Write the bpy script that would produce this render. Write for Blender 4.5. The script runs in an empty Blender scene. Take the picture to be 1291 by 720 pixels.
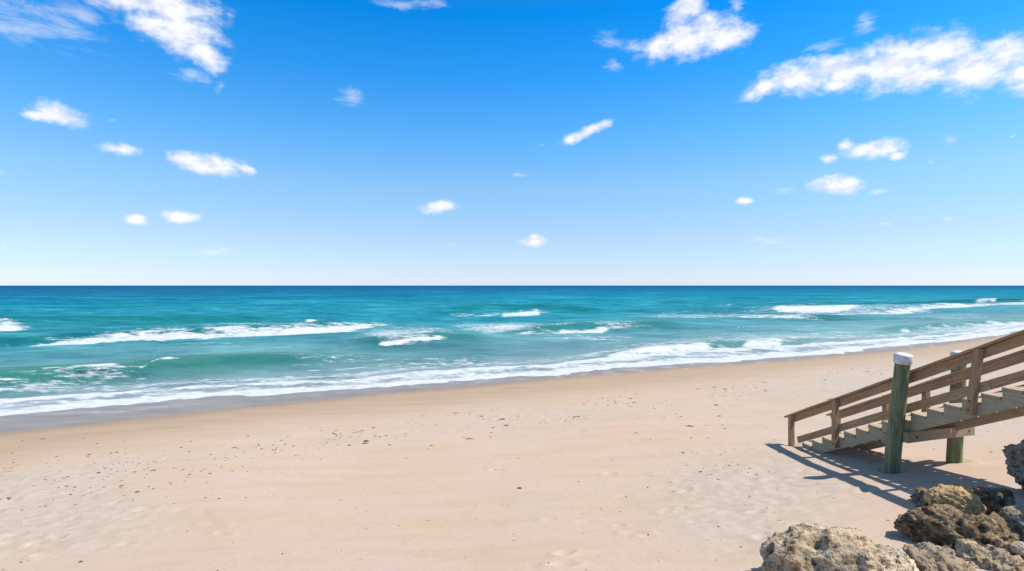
import bpy, bmesh, math, random
import numpy as np
from mathutils import Vector, Matrix, noise as mnoise

random.seed(7)
RNG = np.random.default_rng(7)
scene = bpy.context.scene
COL = scene.collection

# ------------------------------------------------------------------ camera
F_PX, CX, CY = 700.0, 645.5, 360.0          # focal length and centre of the 1291 x 720 photograph
EYE = 4.8                                   # eye height above the sea
cam = bpy.data.cameras.new('camera')
cam.sensor_width = 36.0
cam.lens = 36.0 * F_PX / 1291.0
cam.clip_start, cam.clip_end = 0.1, 200000.0
camo = bpy.data.objects.new('camera', cam)
camo.location = (0, 0, EYE)
camo.rotation_euler = (math.radians(90), 0, 0)
COL.objects.link(camo)
scene.camera = camo

# ------------------------------------------------------------------ light
SUN_EL = math.radians(56)
SUN_AZ = math.radians(97)                   # clockwise from +Y: the sun stands to the right
sun = bpy.data.lights.new('sun', 'SUN')
sun.energy = 4.9
sun.angle = math.radians(0.53)
sun.color = (1.0, 0.955, 0.89)
suno = bpy.data.objects.new('sun', sun)
COL.objects.link(suno)
to_sun = Vector((math.sin(SUN_AZ) * math.cos(SUN_EL), math.cos(SUN_AZ) * math.cos(SUN_EL), math.sin(SUN_EL)))
suno.rotation_euler = to_sun.to_track_quat('Z', 'Y').to_euler()
suno.location = to_sun * 60

scene.view_settings.view_transform = 'Standard'
scene.view_settings.look = 'None'
scene.view_settings.gamma = 1.0
scene.view_settings.exposure = 0.2
scene.view_settings.use_curve_mapping = False


# ------------------------------------------------------------------ node helper
class NT:
    def __init__(self, tree):
        self.t = tree
        tree.nodes.clear()

    def n(self, typ, inputs=None, **props):
        nd = self.t.nodes.new(typ)
        for k, v in props.items():
            setattr(nd, k, v)
        for k, v in (inputs or {}).items():
            sock = nd.inputs[k]
            if isinstance(v, bpy.types.NodeSocket):
                self.t.links.new(v, sock)
            else:
                sock.default_value = v
        return nd

    def math(self, op, a, b=None, c=None, clamp=False):
        ins = {0: a}
        if b is not None: ins[1] = b
        if c is not None: ins[2] = c
        return self.n('ShaderNodeMath', ins, operation=op, use_clamp=clamp).outputs[0]

    def smooth(self, x, lo, hi, a=0.0, b=1.0):
        nd = self.n('ShaderNodeMapRange', {'Value': x, 'From Min': lo, 'From Max': hi, 'To Min': a, 'To Max': b})
        nd.interpolation_type = 'SMOOTHSTEP'
        return nd.outputs[0]

    def mix(self, f, a, b, blend='MIX'):
        nd = self.t.nodes.new('ShaderNodeMix')
        nd.data_type = 'RGBA'
        nd.blend_type = blend
        for i, v in ((0, f), (6, a), (7, b)):
            if isinstance(v, bpy.types.NodeSocket):
                self.t.links.new(v, nd.inputs[i])
            else:
                nd.inputs[i].default_value = v if i == 0 else (tuple(v) + (1,))[:4]
        return nd.outputs[2]

    def noise(self, vec, scale, detail=4, rough=0.55, dist=0.0):
        nd = self.n('ShaderNodeTexNoise', {'Vector': vec, 'Scale': scale, 'Detail': detail, 'Roughness': rough, 'Distortion': dist})
        return nd.outputs['Fac'], nd.outputs['Color']

    def mapping(self, vec, loc=(0, 0, 0), rot=(0, 0, 0), scale=(1, 1, 1), typ='POINT'):
        return self.n('ShaderNodeMapping', {'Vector': vec, 'Location': loc, 'Rotation': rot, 'Scale': scale}, vector_type=typ).outputs[0]

    def ramp(self, fac, stops, interp='LINEAR'):
        nd = self.n('ShaderNodeValToRGB', {0: fac})
        cr = nd.color_ramp
        cr.interpolation = interp
        while len(cr.elements) < len(stops):
            cr.elements.new(0.5)
        for e, (p, c) in zip(cr.elements, stops):
            e.position = p
            e.color = (tuple(c) + (1,))[:4] if hasattr(c, '__len__') else (c, c, c, 1)
        return nd.outputs[0]


# ------------------------------------------------------------------ sky
def az_el(px, py):
    x, z = (px - CX) / F_PX, (CY - py) / F_PX
    return math.atan2(x, 1.0), math.atan2(z, math.hypot(x, 1.0))


def build_world():
    w = bpy.data.worlds.new('World')
    scene.world = w
    w.use_nodes = True
    g = NT(w.node_tree)
    sky = g.n('ShaderNodeTexSky')
    sky.sky_type = 'NISHITA'
    sky.sun_disc = False
    sky.sun_elevation = SUN_EL
    sky.sun_rotation = SUN_AZ
    sky.altitude = 0
    sky.air_density = 1.0
    sky.dust_density = 0.3
    sky.ozone_density = 3.0
    d = g.n('ShaderNodeTexCoord').outputs['Generated']
    sep = g.n('ShaderNodeSeparateXYZ', {0: d})
    # azure of a clear day by height; pale warm overhead added to soften blue shadows
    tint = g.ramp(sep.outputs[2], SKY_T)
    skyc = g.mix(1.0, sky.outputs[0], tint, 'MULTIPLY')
    # clouds, laid out by azimuth and elevation on the sky sphere
    az = g.math('ARCTAN2', sep.outputs[0], sep.outputs[1])
    el = g.math('ARCSINE', sep.outputs[2])
    p = g.n('ShaderNodeCombineXYZ', {0: az, 1: el}).outputs[0]
    pn = g.mapping(p, scale=(1, 1.5, 1))

    def warp(vec, scale, amp, detail, seed):
        _, c = g.noise(g.mapping(pn, loc=(seed, seed * 2, 0)), scale, detail, 0.6)
        off = g.n('ShaderNodeVectorMath', {0: c, 1: (0.5, 0.5, 0.5)}, operation='SUBTRACT').outputs[0]
        off = g.n('ShaderNodeVectorMath', {0: off, 1: (amp, amp * 0.7, 0)}, operation='MULTIPLY').outputs[0]
        return g.n('ShaderNodeVectorMath', {0: vec, 1: off}, operation='ADD').outputs[0]

    def field(blobs, pw, k):
        acc = None
        for (px, py, rx, ry, rot) in blobs:
            a, e = az_el(px, py)
            m = g.mapping(pw, loc=(a, e, 0), rot=(0, 0, math.radians(rot)), scale=(rx / F_PX * math.cos(a) ** 2, ry / F_PX * math.cos(a), 1), typ='TEXTURE')
            ln = g.n('ShaderNodeVectorMath', {0: m}, operation='LENGTH').outputs['Value']
            acc = ln if acc is None else g.math('SMOOTH_MIN', acc, ln, k)
        return acc

    pw = warp(warp(p, 12, 0.011, 3, 3.1), 50, 0.010, 4, 7.7)
    solid = field(CLOUD_SOLID, pw, 0.25)
    nz, _ = g.noise(pn, 30, 7, 0.56)
    dens = g.math('SUBTRACT', 1.1, solid)
    dens = g.math('ADD', dens, g.math('MULTIPLY', g.math('SUBTRACT', nz, 0.5), 1.45))
    nf, _ = g.noise(pn, 95, 6, 0.6)
    dens = g.math('ADD', dens, g.math('MULTIPLY', g.math('SUBTRACT', nf, 0.5), 0.5))
    a1 = g.smooth(dens, -0.12, 0.95)
    pv = warp(p, 10, 0.06, 5, 11.3)
    wisp = field(CLOUD_WISP, pv, 0.3)
    nw, _ = g.noise(g.mapping(pn, rot=(0, 0, 0.25), scale=(1, 2.2, 1)), 16, 9, 0.66, 0.6)
    dw = g.math('ADD', g.math('SUBTRACT', 1.0, wisp), g.math('MULTIPLY', g.math('SUBTRACT', nw, 0.55), 2.8))
    a2 = g.math('MULTIPLY', g.smooth(dw, 0.0, 1.3), 0.5)
    alpha = g.math('MAXIMUM', g.math('MULTIPLY', a1, 0.97), a2)
    nu, _ = g.noise(g.mapping(pn, loc=(0.006, 0.017, 0)), 30, 7, 0.56)           # the same billows a little higher up: lit tops, grey undersides
    lit = g.math('ADD', 0.5, g.math('ADD', g.math('MULTIPLY', g.math('SUBTRACT', nz, nu), 2.6), g.math('MULTIPLY', g.math('SUBTRACT', nf, 0.5), 0.5)))
    body = g.mix(g.smooth(lit, 0.18, 0.66), (0.82, 0.86, 0.94), (1.0, 1.0, 1.0))
    body = g.mix(1.0, body, (8.9, 8.9, 8.9), 'MULTIPLY')
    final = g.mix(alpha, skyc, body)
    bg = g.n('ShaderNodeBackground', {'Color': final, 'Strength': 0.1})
    out = g.n('ShaderNodeOutputWorld', {'Surface': bg.outputs[0]})


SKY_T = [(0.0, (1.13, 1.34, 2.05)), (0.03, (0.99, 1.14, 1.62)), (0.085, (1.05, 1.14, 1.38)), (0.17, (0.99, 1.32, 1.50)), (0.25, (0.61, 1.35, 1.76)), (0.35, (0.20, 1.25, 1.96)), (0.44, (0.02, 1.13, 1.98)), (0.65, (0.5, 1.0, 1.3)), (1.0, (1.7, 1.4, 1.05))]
CLOUD_SOLID = [
    # top left
    (205, 6, 84, 26, 0), (230, 38, 58, 30, -12), (258, 68, 32, 20, -20), (150, -4, 55, 16, 0), (190, 28, 34, 20, 0),
    # three small ones on the left
    (70, 143, 40, 14, -4), (85, 150, 26, 10, 0), (52, 146, 22, 8, 0),
    (150, 188, 30, 8, 3),
    (245, 203, 34, 14, 0), (275, 208, 40, 12, -4), (262, 212, 40, 9, 0), (312, 214, 13, 6, -10),
    (172, 277, 16, 7, 0), (227, 273, 27, 8, 0), (222, 276, 18, 6, 0),
    # middle
    (552, 262, 24, 9, 8), (560, 257, 14, 6, 0), (672, 304, 19, 7, 0), (674, 299, 8, 5, 0),
    (740, 167, 34, 7, 22), (722, 173, 15, 7, 20),
    # upper right of the middle
    (862, 50, 54, 22, 5), (915, 45, 42, 17, 4), (865, 12, 30, 16, 20), (835, 56, 30, 12, 10), (890, 36, 40, 18, 0),
    # the long bank on the right
    (1000, 98, 56, 20, 8), (962, 112, 28, 12, 20), (1060, 92, 60, 24, 0), (1050, 108, 22, 8, 0), (1130, 80, 66, 32, 5), (1180, 66, 48, 28, 0),
    (1235, 86, 64, 31, 0), (1262, 66, 46, 23, 0), (1310, 88, 70, 28, 0), (1170, 95, 60, 16, 0),
    # below it
    (1098, 190, 38, 11, 0), (1068, 183, 10, 8, 0), (1120, 186, 22, 12, 0), (1130, 197, 14, 7, 0),
    (1046, 200, 14, 7, 0), (1052, 234, 36, 11, 0), (1050, 228, 24, 9, 0), (1068, 230, 20, 9, 0),
    (940, 253, 12, 5, 0),
]
CLOUD_WISP = [
    (40, 30, 120, 45, 5), (100, 12, 80, 26, 0), (240, 96, 36, 12, -6), (275, 108, 14, 9, 0), (142, 153, 14, 6, 0),
    (1038, 57, 26, 11, 0), (990, 239, 20, 7, 6), (1198, 171, 16, 6, 0), (1172, 203, 10, 5, 0), (1200, 306, 40, 4, 0),
    (975, 302, 36, 5, 0), (270, 321, 40, 6, 0), (566, 310, 14, 6, 0), (770, 86, 16, 8, 0), (440, 125, 22, 16, 0), (655, 222, 20, 5, 0),
    (520, 2, 60, 9, 0), (928, 10, 12, 14, 0), (1090, 32, 24, 14, 0), (842, 354, 10, 3, 0), (773, 54, 26, 14, -22), (800, 64, 24, 12, 0), (1104, 243, 20, 6, 0), (1118, 280, 9, 4, 0), (684, 184, 9, 4, 0),
    (1280, 172, 10, 5, 0), (3, 217, 10, 6, 0), (3, 310, 8, 6, 0), (1192, 274, 8, 4, 0), (390, 312, 12, 6, 0),
]
build_world()


# ------------------------------------------------------------------ helpers
def link(o, parent=None):
    COL.objects.link(o)
    if parent is not None:
        o.parent = parent
    return o


def tag(o, label=None, cat=None, group=None, kind=None):
    for k, v in (('label', label), ('category', cat), ('group', group), ('kind', kind)):
        if v:
            o[k] = v
    return o


def material(name):
    m = bpy.data.materials.new(name)
    m.use_nodes = True
    return m, NT(m.node_tree)


def lerp_ext(x, xs, ys):
    xs, ys = np.asarray(xs, float), np.asarray(ys, float)
    y = np.interp(x, xs, ys)
    lo = ys[0] + (x - xs[0]) * (ys[1] - ys[0]) / (xs[1] - xs[0])
    hi = ys[-1] + (x - xs[-1]) * (ys[-1] - ys[-2]) / (xs[-1] - xs[-2])
    return np.where(x < xs[0], lo, np.where(x > xs[-1], hi, y))


def _hash(ix, iy, seed):
    h = (ix.astype(np.int64) * 374761393 + iy.astype(np.int64) * 668265263 + seed * 2147483647) & 0xffffffff
    h = ((h ^ (h >> 13)) * 1274126177) & 0xffffffff
    return ((h ^ (h >> 16)) & 0xffff) / 65535.0


def vnoise(x, y, seed=0):
    ix, iy = np.floor(x), np.floor(y)
    fx, fy = x - ix, y - iy
    fx, fy = fx * fx * (3 - 2 * fx), fy * fy * (3 - 2 * fy)
    a, b = _hash(ix, iy, seed), _hash(ix + 1, iy, seed)
    c, d = _hash(ix, iy + 1, seed), _hash(ix + 1, iy + 1, seed)
    return (a * (1 - fx) + b * fx) * (1 - fy) + (c * (1 - fx) + d * fx) * fy


def fbm(x, y, oct=4, seed=0, gain=0.5):
    s, a, t = 0, 1.0, 0
    for i in range(oct):
        s = s + a * vnoise(x, y, seed + i * 17)
        t += a
        a *= gain
        x, y = x * 2.03 + 11.7, y * 2.03 + 5.3
    return s / t - 0.5


def sstep(x, lo, hi):
    t = np.clip((x - lo) / (hi - lo), 0, 1)
    return t * t * (3 - 2 * t)


def to_px(X, Y, Z):
    Yc = np.maximum(Y, 0.5)
    return CX + F_PX * X / Yc, CY + F_PX * (EYE - Z) / Yc


def grid_object(name, X, Y, Z, attrs, mat):
    r, c = X.shape
    me = bpy.data.meshes.new(name)
    idx = np.arange(r * c).reshape(r, c)
    quads = np.stack([idx[:-1, :-1], idx[:-1, 1:], idx[1:, 1:], idx[1:, :-1]], -1).reshape(-1, 4)
    me.vertices.add(r * c)
    me.vertices.foreach_set('co', np.stack([X, Y, Z], -1).astype(np.float32).ravel())
    me.loops.add(quads.size)
    me.loops.foreach_set('vertex_index', quads.astype(np.int32).ravel())
    me.polygons.add(len(quads))
    me.polygons.foreach_set('loop_start', np.arange(0, quads.size, 4, dtype=np.int32))
    me.polygons.foreach_set('use_smooth', np.ones(len(quads), dtype=bool))
    me.update(calc_edges=True)
    for k, v in attrs.items():
        at = me.attributes.new(k, 'FLOAT', 'POINT')
        at.data.foreach_set('value', np.ascontiguousarray(v, dtype=np.float32).ravel())
    me.materials.append(mat)
    return link(bpy.data.objects.new(name, me))


# ------------------------------------------------------------------ the lie of the land
# n runs out to sea across the shore, s runs along the shore
NV = np.array((-0.506, 0.8625))
SV = np.array((0.8625, 0.506))
FOAM_EDGE = [(-400, 566), (-150, 540), (0, 523), (100, 512), (180, 506), (250, 499), (330, 496), (400, 492), (480, 487), (560, 480), (640, 475), (700, 471), (760, 464), (830, 459),
             (900, 456), (960, 451), (1040, 446), (1100, 438), (1180, 430), (1291, 414), (1500, 396)]
FE = np.array(FOAM_EDGE, float)
_Y = EYE * F_PX / (FE[:, 1] - CY)
_X = (FE[:, 0] - CX) / F_PX * _Y
FE_S = _X * SV[0] + _Y * SV[1]
FE_N = _X * NV[0] + _Y * NV[1]


def shore_n(s):
    return lerp_ext(s, FE_S, FE_N)


D_REF = float(shore_n(np.array(11.2)))
DT = np.array([-900, -200, -40, -8, 0, 4, D_REF - 7.2, D_REF - 4.75, D_REF - 2.6, D_REF + 2, D_REF + 12, D_REF + 60])
ZT = np.array([-9, -7, -2.2, -0.45, 0.0, 0.16, 1.36, 1.69, 2.06, 2.75, 3.3, 4.0])


def ground0(X, Y):
    s, n = X * SV[0] + Y * SV[1], X * NV[0] + Y * NV[1]
    d = shore_n(s) - n
    # take the corners off the profile
    z = 0
    for o, w in ((-1.2, 0.2), (-0.5, 0.2), (0, 0.2), (0.5, 0.2), (1.2, 0.2)):
        z = z + w * lerp_ext(d + o, DT, ZT)
    return z


def ground_z(x, y):
    return float(ground0(np.array(float(x)), np.array(float(y))))


def ground_hit(px, py):
    lo, hi = 1.0, 400.0
    for _ in range(60):
        m = 0.5 * (lo + hi)
        z = EYE - (py - CY) / F_PX * m
        if z > ground_z((px - CX) / F_PX * m, m): lo = m
        else: hi = m
    return Vector(((px - CX) / F_PX * lo, lo, EYE - (py - CY) / F_PX * lo))


# ------------------------------------------------------------------ beach
def sand_material():
    m, g = material('sand')
    geo = g.n('ShaderNodeNewGeometry').outputs['Position']
    wet = g.n('ShaderNodeAttribute', attribute_name='wet').outputs['Fac']
    damp = g.n('ShaderNodeAttribute', attribute_name='damp').outputs['Fac']
    scuff = g.n('ShaderNodeAttribute', attribute_name='scuff').outputs['Fac']
    n1, _ = g.noise(geo, 0.22, 5, 0.6)
    n2, _ = g.noise(g.mapping(geo, rot=(0, 0, math.radians(30)), scale=(0.5, 2.0, 1)), 0.9, 6, 0.62)
    n3, _ = g.noise(geo, 55, 3, 0.7)
    n4, _ = g.noise(geo, 5.0, 6, 0.65)
    dry = g.mix(g.smooth(n1, 0.35, 0.65), SAND[0], SAND[1])
    dry = g.mix(g.smooth(n2, 0.42, 0.64, 0, 0.7), dry, SAND[2])
    dry = g.mix(g.smooth(n4, 0.5, 0.72, 0, 0.28), dry, (0.41, 0.295, 0.20))
    dry = g.mix(g.math('MULTIPLY', scuff, 0.75), dry, g.mix(g.smooth(n4, 0.4, 0.62), (0.445, 0.365, 0.275), (0.52, 0.44, 0.35)))
    dry = g.mix(g.smooth(n3, 0.35, 0.75, 0, 0.30), dry, (0.36, 0.27, 0.19))
    dampc = g.mix(g.smooth(n2, 0.4, 0.7), (0.41, 0.292, 0.19), (0.36, 0.26, 0.175))
    c = g.mix(damp, dry, dampc)
    c = g.mix(wet, c, g.mix(g.smooth(n2, 0.35, 0.7), (0.20, 0.142, 0.092), (0.30, 0.212, 0.14)))
    froth = g.n('ShaderNodeAttribute', attribute_name='froth').outputs['Fac']
    c = g.mix(g.math('MULTIPLY', froth, g.smooth(n4, 0.40, 0.6, 0.15, 0.6)), c, (0.50, 0.49, 0.47))
    rough = g.math('SUBTRACT', 0.95, g.math('MULTIPLY', wet, 0.66))
    spec = g.math('ADD', 0.10, g.math('MULTIPLY', wet, g.smooth(n2, 0.35, 0.65, 0.10, 0.28)))
    dry_amt = g.math('SUBTRACT', 1.0, g.math('MAXIMUM', wet, g.math('MULTIPLY', damp, 0.65)))
    hb, _ = g.noise(geo, 9, 7, 0.68)
    hs, _ = g.noise(g.mapping(geo, rot=(0, 0, math.radians(-20)), scale=(1, 3, 1)), 3.2, 5, 0.6)
    h = g.math('ADD', g.math('MULTIPLY', hb, 0.020), g.math('MULTIPLY', g.math('MULTIPLY', hs, 0.05), g.math('ADD', 0.25, scuff)))
    h = g.math('ADD', h, g.math('MULTIPLY', n3, 0.004))
    h = g.math('MULTIPLY', h, dry_amt)
    bump = g.n('ShaderNodeBump', {'Height': h, 'Strength': 0.55, 'Distance': 1.0})
    b = g.n('ShaderNodeBsdfPrincipled', {'Base Color': c, 'Roughness': rough, 'Specular IOR Level': spec, 'Normal': bump.outputs[0]})
    g.n('ShaderNodeOutputMaterial', {'Surface': b.outputs[0]})
    return m


SAND = [(0.535, 0.388, 0.288), (0.54, 0.398, 0.310), (0.50, 0.365, 0.232)]
WET_EDGE = [(-150, 563), (0, 547), (150, 532), (300, 516), (400, 506), (520, 494), (650, 484), (750, 474), (850, 466), (1000, 455), (1100, 445), (1200, 434), (1291, 419), (1500, 398)]
DAMP_EDGE = [(-150, 606), (0, 590), (200, 560), (430, 533), (700, 507), (900, 486), (1100, 461), (1291, 437), (1500, 412)]


def build_beach():
    ys = np.concatenate([np.linspace(-6.0, 2.2, 16), 1.0 / np.linspace(1 / 2.3, 1 / 90.0, 470), np.linspace(100, 900, 24)])
    xs = np.concatenate([np.linspace(-2.8, -0.98, 50), np.linspace(-0.96, 1.0, 760), np.linspace(1.02, 3.0, 50)])
    A, Y = np.meshgrid(xs, ys)
    X = A * (Y + 8)
    Z = ground0(X, Y)
    px, py = to_px(X, Y, Z)
    wl, dl = lerp_ext(px, *zip(*WET_EDGE)), lerp_ext(px, *zip(*DAMP_EDGE))
    wob = 5 * fbm(X * 0.25, Y * 0.12, 3, 5)
    sc = np.clip((py - CY) / 180.0, 0.25, 1.2)
    wet = 1 - sstep(py + wob * sc - wl, -7 * sc, 6 * sc)
    fl = lerp_ext(px, *zip(*FOAM_EDGE))
    tt = (py - fl) / np.maximum(wl - fl, 3)
    resid = np.zeros_like(X)
    for fr, am, sd in ((0.42, 0.35, 301), (0.80, 0.30, 305)):           # thin lines of froth the last waves left
        resid = np.maximum(resid, np.exp(-((tt - fr - am * 2 * fbm(X * 0.22, Y * 0.16, 3, sd)) / 0.05) ** 2) * sstep(fbm(X * 0.12, Y * 0.1, 2, sd + 1), -0.12, 0.15))
    damp = 1 - sstep(py + 2.2 * wob * sc - dl, -26 * sc, 12 * sc)
    damp = damp * (0.75 + 0.25 * sstep(dl - py, 0, 30))
    # scuffed, footprinted sand: the lower left, the debris band and round the stair
    sl = np.clip(1 - np.hypot((px - 30) / 240, (py - 650) / 85), 0, 1)
    sr = np.clip(1 - np.hypot((px - 960) / 190, (py - 640) / 110), 0, 1)
    st = np.clip(1 - np.hypot((px - 1190) / 260, (py - 500) / 70), 0, 1)
    band = np.clip(1 - np.abs(py - dl - 18) / 26, 0, 1) * 0.5
    scuff = np.clip(sstep(sl, 0, 0.6) + sstep(sr, 0, 0.7) * 0.8 + sstep(st, 0, .6) * .8 + band + 1.1 * fbm(X * .35, Y * .35, 3, 9), 0, 1) * (1 - damp * 0.9)
    dry = 1 - np.maximum(wet, 0.8 * damp)
    Z = Z + dry * (0.06 * fbm(X * 0.35, Y * 0.35, 3, 21) + 0.025 * fbm(X * 1.6, Y * 1.6, 3, 33) * (0.35 + scuff) + 0.028 * fbm(X * 4.5, Y * 4.5, 2, 41) * scuff * np.clip(1.6 - Y / 14, 0, 1))
    # footprints and small scour pits
    marks = []
    for _ in range(170):
        q = RNG.random()
        if q < 0.40: p = (RNG.normal(40, 150), RNG.normal(650, 45))
        elif q < 0.65: p = (RNG.normal(930, 120), RNG.normal(620, 50))
        elif q < 0.80: p = (RNG.uniform(1050, 1290), RNG.normal(500, 22))
        else:
            x = RNG.uniform(0, 1000); p = (x, float(lerp_ext(np.array(x), *zip(*DAMP_EDGE))) + RNG.normal(22, 12))
        marks.append((p, RNG.uniform(0.06, 0.13), RNG.uniform(0.012, 0.03)))
    for (p, r, dep) in marks:
        h = ground_hit(p[0], max(p[1], 470))
        r *= min(1.0, max(0.5, h.y / 10))
        el, an = RNG.uniform(1.3, 2.4), RNG.uniform(-0.6, 0.9)
        i0, i1 = np.searchsorted(ys, [h.y - 0.6, h.y + 0.6])
        sub = (slice(i0, i1), slice(None))
        dx, dy = X[sub] - h.x, Y[sub] - h.y
        u, v = dx * math.cos(an) + dy * math.sin(an), -dx * math.sin(an) + dy * math.cos(an)
        q = (u / (r * el)) ** 2 + (v / r) ** 2
        Z[sub] += dep * (-np.exp(-q * 1.6) + 0.55 * np.exp(-((np.sqrt(q) - 1.35) / 0.35) ** 2))
    for (bx, by) in ((6.28, 9.20), (7.65, 9.61), (6.0, 11.9)):        # sand heaped and scoured round the feet
        rr = np.hypot(X - bx, Y - by)
        Z += 0.05 * np.exp(-((rr - 0.26) / 0.13) ** 2) * (0.6 + 1.4 * fbm(X * 3, Y * 3, 2, 8)) - 0.03 * np.exp(-(rr / 0.2) ** 2)
    global BEACH
    BEACH = (xs, ys, Z)
    o = grid_object('beach', X, Y, Z, {'wet': wet, 'damp': damp, 'scuff': scuff, 'froth': resid}, sand_material())
    tag(o, kind='structure')
    return o


build_beach()


def surf_z(x, y):
    xs, ys, Z = BEACH
    a = x / (y + 8)
    j = int(np.clip(np.searchsorted(xs, a) - 1, 0, len(xs) - 2))
    i = int(np.clip(np.searchsorted(ys, y) - 1, 0, len(ys) - 2))
    u, v = (a - xs[j]) / (xs[j + 1] - xs[j]), (y - ys[i]) / (ys[i + 1] - ys[i])
    return float((Z[i, j] * (1 - u) + Z[i, j + 1] * u) * (1 - v) + (Z[i + 1, j] * (1 - u) + Z[i + 1, j + 1] * u) * v)


# ------------------------------------------------------------------ sea
# foam: (polyline in photo pixels on the water plane, half thickness up, down, strength, lace)
FOAM = [
    # long breaker on the left: crest front edge, foam trailing behind it
    dict(l=[(14, 426), (70, 424.5), (130, 421), (180, 419), (240, 418), (300, 416.5), (370, 414), (430, 411.5), (500, 406)], up=4.6, dn=1.6, k=1.12),
    dict(l=[(120, 418), (200, 414), (260, 412.5), (340, 412)], up=3.5, dn=3, k=0.72),
    dict(l=[(-200, 414), (-60, 414), (0, 413), (42, 410)], up=5, dn=2, k=1.1),
    dict(l=[(380, 400), (392, 399), (402, 398)], up=2, dn=1.2, k=1.0),
    dict(l=[(628, 392), (655, 390.5), (686, 389.5)], up=1.6, dn=1.2, k=0.95),
    dict(l=[(560, 391.5), (600, 391), (700, 389)], up=1.2, dn=0.9, k=0.62),
    dict(l=[(640, 421), (690, 420), (716, 420), (735, 420), (766, 417)], up=2.4, dn=1.3, k=0.66),
    dict(l=[(698, 421), (735, 421), (772, 417)], up=4.2, dn=1.3, k=1.1),
    dict(l=[(470, 437), (510, 434.5), (566, 431)], up=2.5, dn=1.2, k=0.85),
    dict(l=[(968, 388.5), (1010, 389.5), (1050, 389.5), (1088, 387)], up=3.6, dn=1.5, k=1.15),
    dict(l=[(1086, 391.5), (1140, 390.5), (1190, 387), (1245, 384.5), (1300, 382), (1500, 380)], up=3.0, dn=1.5, k=0.95),
    dict(l=[(800, 394), (870, 397), (930, 398), (1052, 400)], up=3.0, dn=1.2, k=0.72),
    dict(l=[(990, 396), (1090, 392), (1160, 391)], up=2.2, dn=1.3, k=0.78),
    dict(l=[(1225, 380), (1262, 379)], up=1.1, dn=0.8, k=0.8),
    dict(l=[(1122, 380), (1135, 380)], up=1.2, dn=.8, k=0.9),
    dict(l=[(1130, 418), (1142, 418), (1152, 419)], up=3.4, dn=1.6, k=0.9),
    dict(l=[(1205, 412), (1250, 411), (1300, 409), (1500, 402)], up=3.0, dn=2, k=0.9),
    dict(l=[(932, 436), (960, 434), (990, 433)], up=4.5, dn=2.5, k=1.05),
    dict(l=[(760, 450), (800, 445), (850, 440), (905, 437)], up=4.0, dn=5, k=0.95),
    dict(l=[(40, 473), (90, 471), (120, 469.5), (156, 468)], up=2.4, dn=3.2, k=0.78),
    dict(l=[(0, 478), (40, 475), (100, 473), (180, 468), (200, 460), (260, 457), (282, 456)], up=1.5, dn=1.5, k=0.58),
    dict(l=[(198, 460), (212, 459), (224, 459)], up=1.7, dn=1.4, k=0.95),
    dict(l=[(-300, 505), (-100, 492), (0, 490), (70, 489)], up=3.5, dn=3, k=0.75),
    dict(l=[(300, 463), (350, 461), (420, 458)], up=1.3, dn=1, k=0.55),
    dict(l=[(-20, 482), (40, 481), (110, 480)], up=1.8, dn=1.5, k=0.66),
    dict(l=[(380, 466), (430, 465), (475, 461)], up=1.6, dn=1.4, k=0.6),
    dict(l=[(860, 381), (900, 381), (930, 380)], up=0.9, dn=.7, k=0.5),
    dict(l=[(60, 398), (120, 398), (160, 396)], up=1.0, dn=.8, k=0.5),
    dict(l=[(700, 399), (760, 398), (800, 399)], up=1.2, dn=.9, k=0.55),
    dict(l=[(1010, 421), (1060, 420), (1100, 419)], up=1.3, dn=1, k=0.6),
    dict(l=[(515, 458), (535, 455), (560, 454)], up=3, dn=3, k=0.5),
]
LACE = [  # thin broken foam left behind the waves: (cx, cy, rx, ry, strength)
    (510, 420, 75, 15, 0.75), (500, 431, 60, 5, 0.7), (640, 412, 70, 9, 0.85), (600, 408, 50, 5, 0.6), (700, 411, 60, 5, 0.5), (880, 395, 120, 6, 0.6), (1060, 389, 160, 6, 0.6),
    (110, 474, 90, 7, 0.55), (330, 480, 160, 6, 0.6), (60, 485, 90, 8, 0.6), (560, 460, 120, 8, 0.5), (340, 408, 130, 4, 0.5), (250, 430, 200, 6, 0.3), (230, 436, 60, 4, .3),
    (1240, 415, 120, 6, 0.7), (1000, 425, 150, 7, 0.55), (780, 412, 60, 6, 0.5), (840, 436, 100, 7, .55), (740, 428, 90, 5, 0.45), (420, 452, 120, 7, 0.35), (1200, 398, 100, 5, .4),
]
SWASH_UP = [(-400, 520), (-150, 503), (0, 497), (60, 494), (120, 491), (200, 488), (300, 483), (400, 479), (470, 474), (540, 466), (620, 460), (700, 458), (760, 449), (850, 439), (930, 434), (1000, 432), (1100, 427), (1200, 420), (1291, 408), (1500, 393)]
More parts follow.
